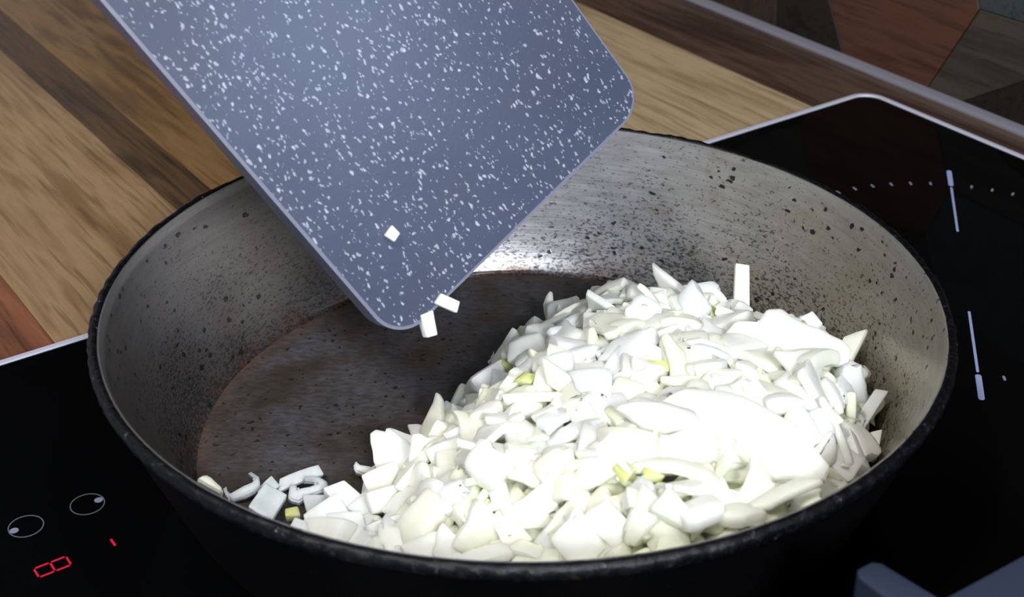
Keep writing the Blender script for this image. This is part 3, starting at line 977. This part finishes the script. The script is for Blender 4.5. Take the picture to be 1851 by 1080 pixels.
for fr, (lx, ly, th), cv, lab, mt in SMALL:
    me = piece_mesh('onion_piece', lx, ly, th, cv, 0.16, min(0.0008, th * 0.2), rng=rn)
    me.materials.append(M[mt])
    o = bpy.data.objects.new('onion_piece', me)
    link(o)
    o.matrix_world = frame(*fr)
    settle(o)
    tag(o, lab, 'onion')
    keep.append((fr[0][0], fr[0][1], 0.0055))
# bits still on the cutting board
for (x, y, z, a, lx, ly, th, lab) in (
        (0.0215, 0.0282, 0.0012, 10, .0034, .0036, .0024, 'tiny white onion cube stuck on the face of the cutting board'),
        (0.0118, -0.0018, -0.0010, 65, .0072, .0042, .0028, 'onion bit sliding off the low corner of the cutting board'),
        (0.0212, -0.0010, -0.0002, 115, .0085, .0040, .0028, 'onion bit on the cutting board edge, the right of two')):
    me = piece_mesh('onion_piece', lx, ly, th, 0, 0.14, 0.0004, rng=rn)
    me.materials.append(M['onion_cool'])
    o = bpy.data.objects.new('onion_piece', me)
    link(o)
    o.matrix_world = BM_ @ Matrix.Translation((x, y, z)) @ Matrix.Rotation(math.radians(a), 4, 'Z')
    tag(o, lab, 'onion')


# one by one: the diced pieces on the surface of the heap
r3 = random.Random(77)
spots = []
tries = 0
dmin = 0.0080
while len(spots) < 275 and tries < 60000:
    tries += 1
    if tries % 6000 == 0:
        dmin *= 0.93
    x, y = r3.uniform(-0.066, 0.127), r3.uniform(-0.106, 0.092)
    h = height(x, y)
    if h < 0:
        continue
    if any((x - a) ** 2 + (y - b) ** 2 < c * c for a, b, c in keep):
        continue
    if any((x - a) ** 2 + (y - b) ** 2 < dmin ** 2 for a, b, _ in spots):
        continue
    z = h - r3.uniform(0.0, 0.0035)
    if math.hypot(x, y) > wall_r(z) - 0.0065:
        continue
    spots.append((x, y, z))
MARKS = [('the largest domed slab', 0.064, -0.066), ('the jutting ragged slab', 0.091, -0.006), ('the wide creamy slab', 0.0305, -0.0733),
         ('the ragged back-edge piece', 0.0647, 0.0447), ('the pointed slab', 0.0436, -0.0600), ('the blocky right-wall chunk', 0.1065, -0.0378),
         ('the level oblong block', 0.0372, 0.0222), ('the upright stub', 0.0244, 0.0186), ('the upright stick', 0.0830, 0.0520),
         ('the cube-like chunk', -0.0212, -0.0134), ('the diamond-shaped cube', -0.0584, -0.0480), ('the bone-shaped piece', -0.0512, -0.0292),
         ('the rounded left-edge lump', -0.0038, 0.0269), ('the slanting left-edge stick', 0.0105, 0.0440), ('the yellow-green heart bit', 0.0449, -0.0264),
         ('the lump below the bone-shaped piece', -0.0445, -0.0442), ('the chunk by the dark gap', 0.1093, -0.0110)]


def where(x, y):
    nm, mx, my = min(MARKS, key=lambda q: math.hypot(x - q[1], y - q[2]))
    dx, dy = x - mx, y - my
    d = math.hypot(dx, dy)
    a = math.degrees(math.atan2(dy, dx)) % 360
    side = ('right of', 'behind right of', 'behind', 'behind left of', 'left of', 'front left of', 'in front of', 'front right of')[int(((a + 22.5) % 360) // 45)]
    return ('just ' if d < 0.013 else 'farther ' if d > 0.024 else '') + side + ' ' + nm


used = {}
for i, (x, y, z) in enumerate(spots):
    k = r3.randrange(len(TM))
    kd, me, th, L_ = TM[k]
    R3 = rand_rot(r3, hnormal(x, y), 0.33)
    z = max(z, 0.0055 + 0.004)
    green = r3.random() < 0.022
    sc_ = r3.uniform(0.95, 1.45)
    if green:
        sc_ = r3.uniform(.6, .9)
        what = 'small yellow-green onion bit'
        me = me_green
    else:
        size = 'big' if sc_ > 1.28 else 'small' if sc_ < 1.10 else 'middling'
        tone = 'creamy' if me.materials[0] is M['onion_cream'] else 'white'
        what = size + ' ' + tone + ' ' + {'dice': 'diced onion chunk', 'sliver': 'onion sliver', 'scrap': 'flat onion scrap'}[kd]
    o = place(me, x, y, z, R3, '', None, sc_)
    settle(o)
    o['label'] = what + ' ' + where(o.matrix_world.translation.x, o.matrix_world.translation.y)
    used.setdefault(o['label'], []).append(o)
    o['group'] = 'chopped onion pieces heaped in the pan'
